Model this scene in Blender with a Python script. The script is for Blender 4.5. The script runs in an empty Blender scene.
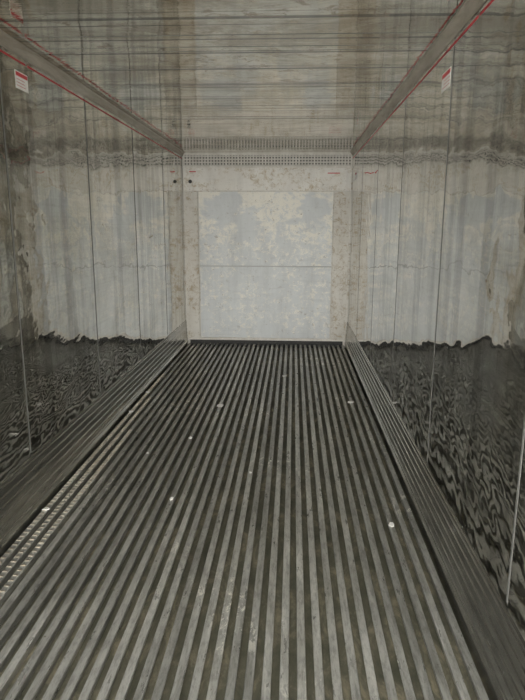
import bpy, bmesh, math, random
from mathutils import Matrix, Vector
random.seed(4)
W=1.12; H=2.56; YB=7.40; YF=-1.5
KX=W/1.145
sc=bpy.context.scene
sc.view_settings.view_transform='Standard'
sc.view_settings.exposure=0.0

# ---------------------------------------------------------------- helpers
def new_obj(name,bm,mat,parent=None,smooth=False):
    me=bpy.data.meshes.new(name); bm.normal_update(); bm.to_mesh(me); bm.free()
    ob=bpy.data.objects.new(name,me); sc.collection.objects.link(ob)
    if mat: me.materials.append(mat)
    if parent: ob.parent=parent
    if smooth:
        for p in me.polygons: p.use_smooth=True
    return ob
def box(bm,x0,x1,y0,y1,z0,z1,mi=0):
    vs=[bm.verts.new(p) for p in [(x0,y0,z0),(x1,y0,z0),(x1,y1,z0),(x0,y1,z0),(x0,y0,z1),(x1,y0,z1),(x1,y1,z1),(x0,y1,z1)]]
    for f in [(3,2,1,0),(4,5,6,7),(0,1,5,4),(1,2,6,5),(2,3,7,6),(3,0,4,7)]:
        fc=bm.faces.new([vs[i] for i in f]); fc.material_index=mi
def extrude_y(bm,pts,y0,y1,closed=True):
    a=[bm.verts.new((p[0],y0,p[1])) for p in pts]; b=[bm.verts.new((p[0],y1,p[1])) for p in pts]
    n=len(pts)
    for i in range(n if closed else n-1):
        j=(i+1)%n; bm.faces.new([a[i],a[j],b[j],b[i]])
    if closed:
        bm.faces.new(a[::-1]); bm.faces.new(b)
    bmesh.ops.recalc_face_normals(bm,faces=bm.faces[:])

class M:
    def __init__(s,name):
        s.m=bpy.data.materials.new(name); s.m.use_nodes=True; s.t=s.m.node_tree; s.n=s.t.nodes
        s.b=s.n['Principled BSDF']; s.geo=s.n.new('ShaderNodeNewGeometry')
        s.tc=s.n.new('ShaderNodeTexCoord')
    def link(s,a,b): s.t.links.new(a,b)
    def pos(s,scale=(1,1,1),island=False,loc=(0,0,0)):
        mp=s.n.new('ShaderNodeMapping'); mp.inputs['Scale'].default_value=scale
        mp.inputs['Location'].default_value=loc
        s.link(s.tc.outputs['Object'],mp.inputs['Vector'])
        if island:
            mu=s.n.new('ShaderNodeMath'); mu.operation='MULTIPLY'; mu.inputs[1].default_value=37.0
            s.link(s.geo.outputs['Random Per Island'],mu.inputs[0])
            s.link(mu.outputs[0],mp.inputs['Location'])
        return mp.outputs[0]
    def noise(s,scale=(1,1,1),detail=4,rough=.55,dist=0,island=False,loc=(0,0,0)):
        n=s.n.new('ShaderNodeTexNoise'); n.inputs['Scale'].default_value=1
        n.inputs['Detail'].default_value=detail; n.inputs['Roughness'].default_value=rough
        n.inputs['Distortion'].default_value=dist
        s.link(s.pos(scale,island,loc),n.inputs['Vector']); return n.outputs['Fac']
    def axis(s,k):
        sp=s.n.new('ShaderNodeSeparateXYZ'); s.link(s.tc.outputs['Object'],sp.inputs[0]); return sp.outputs[k]
    def math(s,op,a,b):
        m=s.n.new('ShaderNodeMath'); m.operation=op
        for k,v in ((0,a),(1,b)):
            if isinstance(v,(int,float)): m.inputs[k].default_value=v
            else: s.link(v,m.inputs[k])
        return m.outputs[0]
    def ramp(s,f,stops):
        r=s.n.new('ShaderNodeValToRGB'); cr=r.color_ramp
        while len(cr.elements)<len(stops): cr.elements.new(.5)
        for e,(p,c) in zip(cr.elements,stops):
            e.position=p; e.color=(c,c,c,1) if not isinstance(c,tuple) else (*c,1)
        s.link(f,r.inputs[0]); return r.outputs[0]
    def mix(s,f,a,b,mode='MIX'):
        m=s.n.new('ShaderNodeMix'); m.data_type='RGBA'; m.blend_type=mode
        for k,v in ((0,f),(6,a),(7,b)):
            if isinstance(v,(int,float)): m.inputs[k].default_value=v if k==0 else (v,v,v,1)
            elif isinstance(v,tuple): m.inputs[k].default_value=(*v,1)
            else: s.link(v,m.inputs[k])
        return m.outputs[2]
    def bump(s,h,dist,strength=1,prev=None):
        b=s.n.new('ShaderNodeBump'); b.inputs['Strength'].default_value=strength; b.inputs['Distance'].default_value=dist
        s.link(h,b.inputs['Height'])
        if prev is not None: s.link(prev,b.inputs['Normal'])
        return b.outputs[0]
    def out(s,col=None,rough=None,metal=None,nrm=None):
        for k,v in (('Base Color',col),('Roughness',rough),('Metallic',metal),('Normal',nrm)):
            if v is None: continue
            if isinstance(v,(int,float)): s.b.inputs[k].default_value=v
            elif isinstance(v,tuple): s.b.inputs[k].default_value=(*v,1)
            else: s.link(v,s.b.inputs[k])
        return s.m

# ---------------------------------------------------------------- materials
def steel_wall():
    m=M('stainless_wall')
    big=m.noise((1.5,.9,1.3),3,.5,.4,True)
    mid=m.noise((5,2.2,4.5),2,.4,.3,True)
    sml=m.noise((12,7,13),2,.5,0,True)
    n=m.bump(big,.016); n=m.bump(mid,.0058,1,n); n=m.bump(sml,.0008,1,n)
    sm=m.noise((2,1.4,2.2),8,.7,.6,True)
    col=m.mix(m.ramp(sm,[(.42,0.),(.64,1.)]),(.84,.835,.79),(.66,.64,.575))
    br=m.ramp(m.noise((1,.35,60),5,.8),[(.38,.92),(.56,1.)])
    col=m.mix(1.,col,br,'MULTIPLY')
    vs=m.ramp(m.noise((1,6,.35),5,.7,.2,True),[(.40,.70),(.52,1.)])
    col=m.mix(1.,col,vs,'MULTIPLY')
    isl=m.ramp(m.geo.outputs['Random Per Island'],[(0,.86),(1,1.)])
    col=m.mix(1.,col,isl,'MULTIPLY')
    r=m.ramp(m.noise((3,2,5),6,.7,.3,True),[(.35,.01),(.72,.07)])
    return m.out(col,r,.99,n)
def steel_ceiling():
    m=M('stainless_ceiling')
    big=m.noise((.9,1.0,1),2,.5,.3)
    rip=m.noise((.10,13,1),3,.7)
    mid=m.noise((4,6,1),3,.5)
    n=m.bump(big,.008); n=m.bump(rip,.0011,1,n); n=m.bump(mid,.0012,1,n)
    sm=m.noise((1.2,1.7,1),8,.75,.6)
    col=m.mix(m.ramp(sm,[(.42,0.),(.58,1.)]),(.77,.735,.65),(.45,.405,.315))
    ln=m.ramp(m.noise((.05,15,1),2,.9),[(.39,.30),(.43,1.)])
    col=m.mix(1.,col,ln,'MULTIPLY')
    spots=m.ramp(m.noise((8,10,1),7,.8,.5),[(.54,0.),(.61,1.)])
    col=m.mix(spots,col,(.34,.28,.20))
    r=m.ramp(m.noise((2,3,3),6,.7),[(.3,.01),(.72,.08)])
    return m.out(col,r,1.,n)
def alu(name,c1,c2,r0,r1,metal=.85):
    m=M(name)
    sm=m.noise((14,2.0,14),7,.7,.4)
    col=m.mix(m.ramp(sm,[(.35,0.),(.65,1.)]),c1,c2)
    isl=m.ramp(m.geo.outputs['Random Per Island'],[(0,.75),(1,1.)])
    col=m.mix(1.,col,isl,'MULTIPLY')
    n=m.bump(m.noise((90,10,90),4,.6),.0006)
    r=m.ramp(m.noise((20,4,20),5,.7),[(.3,r0),(.7,r1)])
    return m.out(col,r,metal,n)
def floor_bar():
    m=M('worn_aluminium_bar')
    sm=m.noise((16,1.8,16),8,.7,.4)
    col=m.mix(m.ramp(sm,[(.38,0.),(.62,1.)]),(.54,.535,.49),(.33,.325,.29))
    isl=m.ramp(m.geo.outputs['Random Per Island'],[(0,.74),(1,1.05)])
    col=m.mix(1.,col,isl,'MULTIPLY')
    fine=m.ramp(m.noise((60,14,60),5,.75),[(.38,.70),(.54,1.)])
    col=m.mix(1.,col,fine,'MULTIPLY')
    bigv=m.ramp(m.noise((1.1,.8,1),4,.6,.4,loc=(3,1,0)),[(.35,.82),(.6,1.05)])
    col=m.mix(1.,col,bigv,'MULTIPLY')
    area=m.ramp(m.noise((1.1,.9,.9),3,.5,.2),[(.54,0.),(.60,1.)])
    sp=m.ramp(m.noise((22,11,22),5,.8,.6),[(.54,0.),(.58,1.)])
    a2=m.mix(1.,area,sp,'MULTIPLY')
    col=m.mix(a2,col,(.74,.72,.64))
    dk=m.ramp(m.noise((40,30,40),4,.7,.3,loc=(7,2,0)),[(.68,0.),(.71,1.)])
    col=m.mix(dk,col,(.13,.12,.08))
    n=m.bump(m.noise((120,14,120),4,.6),.0004)
    r=m.ramp(m.noise((24,5,24),5,.7),[(.3,.24),(.7,.42)])
    return m.out(col,r,.5,n)
def dirty_base():
    m=M('dirty_deck')
    s=m.noise((12,5,12),7,.7,.5)
    col=m.ramp(s,[(.3,(.09,.092,.062)),(.52,(.17,.162,.115)),(.68,(.36,.32,.22))])
    return m.out(col,.6,.2,m.bump(s,.003))
def back_panel(name,c1,c2,stain,lo,hi,zg=0.):
    m=M(name)
    s=m.noise((2.6,2.2,1.2),9,.75,.4,True)
    col=m.mix(m.ramp(s,[(.35,0.),(.68,1.)]),c1,c2)
    nn=m.noise((11,4,12),9,.88,.6,True)
    if zg:
        z=m.ramp(m.math('MULTIPLY',m.axis('Z'),1/2.1),[(.58,0.),(.99,1.)])
        nn=m.math('ADD',nn,m.math('MULTIPLY',z,zg))
    st=m.ramp(nn,[(lo,0.),(hi,1.)])
    st2=m.ramp(m.noise((2.2,1,2.6),5,.65,.3,True),[(.44,0.0),(.50,1.)])
    a=m.mix(1.,st,st2,'MULTIPLY')
    col=m.mix(a,col,stain)
    gr=m.ramp(m.noise((5,1,.5),6,.75,.2,True),[(.38,.91),(.52,1.)])
    col=m.mix(1.,col,gr,'MULTIPLY')
    ru=m.ramp(m.noise((3,3,20),6,.75,.2),[(.36,.92),(.46,1.)])
    col=m.mix(1.,col,ru,'MULTIPLY')
    fl=m.ramp(m.noise((16,22,18),7,.8,.4),[(.60,0.),(.64,1.)])
    fl=m.mix(1.,fl,m.mix(a,.45,1.),'MULTIPLY')
    col=m.mix(fl,col,(.20,.155,.10))
    n=m.bump(m.noise((3,3,3),3,.5,0,True),.0003)
    r=m.ramp(m.noise((5,5,5),5,.7),[(.3,.45),(.7,.6)])
    return m.out(col,r,.08,n)
def plain(name,c,r=.6,metal=0.):
    m=M(name); s=m.noise((30,30,30),4,.6)
    col=m.mix(s,tuple(x*.85 for x in c),tuple(min(1,x*1.12) for x in c))
    return m.out(col,r,metal)

MW=steel_wall(); MC=steel_ceiling(); MB=floor_bar(); MD=dirty_base()
MT=alu('aluminium_trim',(.62,.57,.49),(.36,.31,.235),.3,.5,.6)
MV=alu('dull_vent_metal',(.74,.72,.67),(.58,.55,.49),.5,.7,.15)
MS=alu('scuff_liner_aluminium',(.58,.575,.53),(.34,.335,.30),.12,.28,.95)
MP=back_panel('bulkhead_panel',(.575,.60,.605),(.51,.53,.535),(.72,.70,.63),.52,.56,.11)
MH=back_panel('bulkhead_header',(.70,.69,.65),(.61,.59,.54),(.46,.39,.28),.51,.57)
MSd=back_panel('bulkhead_post',(.59,.575,.53),(.49,.47,.415),(.36,.30,.21),.50,.58)
MK=plain('dark_seam',(.03,.03,.028),.7)
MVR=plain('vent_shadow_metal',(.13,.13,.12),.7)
MPJ=plain('panel_joint_sealant',(.40,.41,.40),.7)
MJ=plain('joint_strip_steel',(.16,.16,.15),.6,.3)
MR=plain('steel_rivet',(.42,.40,.36),.4,.8)
MRed=plain('faded_red_paint',(.50,.05,.06),.6)
MWh=plain('white_label',(.80,.79,.76),.6)

# ---------------------------------------------------------------- floor
bm=bmesh.new(); box(bm,-W-.05,W+.05,YF,YB+.05,-.10,-.052); new_obj('floor',bm,MD)
bm=bmesh.new()
N=34; pitch=(2*W-.06)/N
fw=.0170; ft=.006
barx=[]
for i in range(N):
    x=-W+.03+pitch*(i+.5); barx.append(x)
    zt=random.uniform(-.0010,.0010)
    p=[(x-fw,-.004+zt),(x-fw+.002,zt),(x+fw-.002,zt),(x+fw,-.004+zt),(x+fw-.001,-ft-.003+zt),(x+.004,-ft-.005),(x+.004,-.0525),(x-.004,-.0525),(x-.004,-ft-.005),(x-fw+.001,-ft-.003+zt)]
    extrude_y(bm,p,YF+.02,YB-.03)
gr=new_obj('t_bar_floor_grating',bm,MB)
bm=bmesh.new()
for r in range(3):
    y=.0+r*.013
    x=barx[r]
    while y<5.6-r*.9:
        box(bm,x-fw+.004,x+fw-.006,y,y+.010,-.002,.0030); y+=.042
new_obj('edge_bar_ticks',bm,MT,gr)  # small raised ticks in rows along the three leftmost bars

# ---------------------------------------------------------------- side walls
seams=[YB-1.25*k for k in range(0,9)]
def side_wall(name,s):
    bm=bmesh.new()
    x_in=s*W
    box(bm,min(x_in+s*.004,x_in+s*.06),max(x_in+s*.004,x_in+s*.06),YF,YB+.05,-.10,H+.06,1)
    for k in range(len(seams)-1):
        y1=seams[k]-.003; y0=max(seams[k+1]+.003,YF)
        if y1<=y0: continue
        d=random.uniform(0,.0008)
        xs=sorted((x_in+s*d,x_in+s*.004))
        box(bm,xs[0],xs[1],y0,y1,-.052,H)
    ob=new_obj(name,bm,MW); ob.data.materials.append(MK)
    bm=bmesh.new()
    for k in range(1,len(seams)-1):
        y=seams[k]
        if y<YF+.1: continue
        xs=sorted((x_in-s*.0005,x_in+s*.003))
        box(bm,xs[0],xs[1],y+.006,y+.018,.35,H-.04)
    new_obj('joint_strips',bm,MJ,ob)
    return ob
wl=side_wall('wall_left',-1); wr=side_wall('wall_right',1)

# ---------------------------------------------------------------- ribbed scuff liner (baseboards)
def scuff(name,s):
    bm=bmesh.new()
    prof=[(0.0,.325),(.006,.322)]
    z=.305
    base=.005
    while z>.06:
        prof+=[(base,z),(base+.0045,z-.005),(base+.0045,z-.015),(base,z-.020)]
        z-=.048; base+=.0016
    prof+=[(base,.045),(base+.012,.030),(base+.012,-.052),(0,-.052)]
    pts=[(s*(W-d),zz) for d,zz in prof]
    extrude_y(bm,pts,YF+.01,YB-.005)
    return new_obj(name,bm,MS)
scuff('baseboard_left',-1); scuff('baseboard_right',1)

# ---------------------------------------------------------------- ceiling
bm=bmesh.new(); box(bm,-W-.06,W+.06,YF,YB+.05,H,H+.06); ce=new_obj('ceiling',bm,MC)
bm=bmesh.new()
for y in [YB-.37,YB-.66,YB-1.25,YB-1.40,YB-2.5,YB-2.62,YB-3.1,YB-3.75,YB-3.83,YB-4.25,YB-4.62,YB-4.70,YB-4.9]:
    box(bm,-W+.045,W-.045,y,y+.008,H-.0006,H+.002)
new_obj('roof_joint_strips',bm,MJ,ce)
for i,s in enumerate((-1,1)):
    bm=bmesh.new()
    p=[(W,H),(W,H-.052),(W-.004,H-.052),(W-.008,H-.043),(W-.032,H-.009),(W-.042,H-.004),(W-.042,H)]
    extrude_y(bm,[(s*a,b) for a,b in p],YF+.01,YB-.003)
    new_obj('trim_%d'%(i+1),bm,MT)

for s in (-1,1):
    bm=bmesh.new()
    xs=sorted((s*(W-.0015),s*(W+.002)))
    y=YF+.2
    while y<YB-.05:
        L=random.uniform(.5,1.1)
        box(bm,xs[0],xs[1],y,min(y+L,YB-.02),H-.082,H-.073); y+=L+random.choice((0,0,.03))
    new_obj('red_load_line',bm,MRed)

# ---------------------------------------------------------------- back wall / bulkhead
bm=bmesh.new(); box(bm,-W,W,YB,YB+.05,-.052,H); wb=new_obj('wall_back',bm,MSd)
def plate(name,x0,x1,z0,z1,d,mat,bev=.004):
    bm=bmesh.new(); box(bm,x0*KX,x1*KX,YB-d,YB+.002,z0,z1)
    bmesh.ops.bevel(bm,geom=bm.edges[:],offset=bev,segments=2,affect='EDGES')
    return new_obj(name,bm,mat,wb)
bm=bmesh.new(); box(bm,-.93*KX,.90*KX,YB-.010,YB+.001,1.06,1.10); new_obj('panel_joint',bm,MPJ,wb)
plate('panel_lower',-.93,.90,.085,1.072,.014,MP)
plate('panel_upper',-.93,.90,1.084,2.06,.016,MP)
plate('post_left_side',-1.125,-.945,.06,2.06,.020,MSd)
plate('post_right_side',.915,1.125,.06,2.06,.020,MSd)
plate('header',-1.135,1.135,2.072,2.365,.018,MH)
plate('kick_strip',-1.10,1.10,.05,.078,.022,MV)
plate('rail_low',-1.135,1.135,2.362,2.385,.030,MV)
plate('rail_top',-1.135,1.135,2.525,2.558,.030,MV)
bm=bmesh.new(); box(bm,-1.13*KX,1.13*KX,YB-.004,YB+.001,2.385,2.525); new_obj('vent_shade_plate',bm,MVR,wb)  # flat plate, its dark colour stands in for shade behind the vent bars
bm=bmesh.new()
x=-1.13*KX
while x<1.12*KX:
    box(bm,x,x+.018,YB-.024,YB-.020,2.383,2.527); x+=.040
for z in (2.386,2.424,2.462,2.500):
    box(bm,-1.13*KX,1.13*KX,YB-.026,YB-.0205,z,z+.018)
new_obj('perforated_vent',bm,MV,wb)
bm=bmesh.new(); box(bm,-1.09*KX,1.09*KX,YB-.006,YB+.001,-.052,.048); new_obj('air_gap_shade',bm,MK,wb)  # near-black plate painted as the shade in the bottom gap
bm=bmesh.new()
for x in (-1.10,-.965,.935,1.10):
    z=.15
    while z<2.05:
        bmesh.ops.create_icosphere(bm,subdivisions=1,radius=.008,matrix=Matrix.Translation((x*KX,YB-.020,z))@Matrix.Diagonal((1,.4,1,1))); z+=.19
for z in (2.09,2.345):
    x=-1.05
    while x<1.08:
        bmesh.ops.create_icosphere(bm,subdivisions=1,radius=.007,matrix=Matrix.Translation((x*KX,YB-.018,z))@Matrix.Diagonal((1,.4,1,1))); x+=.175
new_obj('rivets_back',bm,MR,wb)
bm=bmesh.new()
bmesh.ops.create_cone(bm,cap_ends=True,segments=20,radius1=.026,radius2=.022,depth=.02,matrix=Matrix.Translation((-1.02,YB-.022,2.19))@Matrix.Rotation(math.pi/2,4,'X'))
new_obj('sensor_port',bm,MK,wb)
for i,(x0,x1,z) in enumerate(((-1.03,-.94,2.31),(.80,.96,2.29))):
    bm=bmesh.new(); box(bm,x0,x1,YB-.0195,YB-.017,z,z+.012); new_obj('red_marking_%d'%i,bm,MRed,wb)

# ---------------------------------------------------------------- warning stickers
def sticker(s,y,z,w,h):
    e=bpy.data.objects.new('warning_sticker',None); sc.collection.objects.link(e); e.location=(s*(W-.0004),y,z)
    def q(nm,y0,y1,z0,z1,d,mat,d0=0.):
        bm=bmesh.new(); xs=sorted((-s*d,-s*d0)); box(bm,xs[0],xs[1],y0,y1,z0,z1); return new_obj(nm,bm,mat,e)
    q('sheet',-w/2,w/2,-h/2,h/2,.0010,MWh)
    q('red_band',-w/2+.004,w/2-.004,h/2-.026,h/2-.006,.0014,MRed,.0005)
    bm=bmesh.new()
    for k in range(3):
        zz=h/2-.042-k*.016; L=w*random.uniform(.6,.85)
        xs=sorted((-s*.0014,-s*.0005)); box(bm,xs[0],xs[1],-w/2+.008,-w/2+.008+L,zz-.0012,zz+.0012)
    new_obj('print_lines',bm,MRed,e)
sticker(-1,2.66,2.385,.15,.090); sticker(1,2.53,2.345,.17,.090); sticker(1,6.9,2.22,.16,.09)

# ---------------------------------------------------------------- debris
def scrap(x,y,sz,col=MWh):
    bm=bmesh.new(); n=7
    top=[];bot=[]
    for k in range(n):
        a=2*math.pi*k/n; r=sz*random.uniform(.5,1.1)
        px,py=r*math.cos(a)*.8,r*math.sin(a)
        top.append(bm.verts.new((px,py,.002+random.uniform(0,.004)))); bot.append(bm.verts.new((px*.98,py*.98,0)))
    bm.faces.new(top); bm.faces.new(bot[::-1])
    for k in range(n): bm.faces.new([bot[k],bot[(k+1)%n],top[(k+1)%n],top[k]])
    ob=new_obj('paper_scrap',bm,col); ob.location=(x,y,.0012)
def near_bar(x): return min(barx,key=lambda b:abs(b-x))
for x,y,sz in ((-1.04,4.87,.048),(-.287,4.47,.052),(-1.06,2.41,.028),(.935,2.34,.026),(-1.04,4.25,.032),(.917,4.66,.052),(-.374,2.58,.022),(.30,5.6,.050),(-.422,3.63,.026),(-.7,3.3,.016),(.12,3.0,.012)):
    scrap(near_bar(x),y,sz)

# ---------------------------------------------------------------- doorway end (behind the camera) and yard
bm=bmesh.new()
box(bm,-W-.10,-W-.0605,YF-.10,YF+.1,-.14,H+.14); box(bm,W+.0605,W+.10,YF-.10,YF+.1,-.14,H+.14)
box(bm,-W-.10,W+.10,YF-.10,YF+.1,H+.0605,H+.14)
new_obj('door_frame',bm,MT)
for i,s in enumerate((-1,1)):
    bm=bmesh.new(); a=sorted((s*(W+.10),s*(W+.17)))
    box(bm,a[0],a[1],YF-1.2,YF-.05,-.05,H+.02)
    for k in (.25,.75):
        bmesh.ops.create_cone(bm,cap_ends=True,segments=12,radius1=.017,radius2=.017,depth=2.5,matrix=Matrix.Translation((s*(W+.185),YF-1.2+1.15*k,1.27)))
    new_obj('door_%d'%(i+1),bm,plain('door_white_paint_%d'%i,(.6,.6,.58),.5))
bm=bmesh.new(); box(bm,-15,15,-30,14,-1.45,-1.35); new_obj('ground',bm,plain('concrete_yard',(.35,.34,.32),.9))

# ---------------------------------------------------------------- daylight
w=bpy.data.worlds.new('overcast_sky'); sc.world=w; w.use_nodes=True
nt=w.node_tree; bg=nt.nodes['Background']
tc=nt.nodes.new('ShaderNodeTexCoord'); sp=nt.nodes.new('ShaderNodeSeparateXYZ'); rp=nt.nodes.new('ShaderNodeValToRGB')
nt.links.new(tc.outputs['Generated'],sp.inputs[0]); nt.links.new(sp.outputs['Z'],rp.inputs[0]); nt.links.new(rp.outputs[0],bg.inputs[0])
rp.color_ramp.elements[0].color=(1,.975,.93,1); rp.color_ramp.elements[1].color=(.86,.90,.95,1)
bg.inputs[1].default_value=18.0
ld=bpy.data.lights.new('doorway_portal','AREA'); ld.shape='RECTANGLE'; ld.size=2*W; ld.size_y=H
ld.cycles.is_portal=True
lo=bpy.data.objects.new('doorway_portal',ld); sc.collection.objects.link(lo)
lo.location=(0,YF-.02,H/2); lo.rotation_euler=(math.radians(90),0,0)

# ---------------------------------------------------------------- camera
cd=bpy.data.cameras.new('camera'); cam=bpy.data.objects.new('camera',cd); sc.collection.objects.link(cam)
f=590.; cd.sensor_width=36; cd.lens=f/700*36; cd.clip_start=.02
yaw=math.radians(2.92); pitch=math.radians(11.98); roll=math.radians(.2)
R=Matrix.Rotation(yaw,4,'Z')@Matrix.Rotation(math.pi/2-pitch,4,'X')@Matrix.Rotation(roll,4,'Z')
cam.matrix_world=Matrix.Translation((.364,-.70,1.63))@R
sc.camera=cam
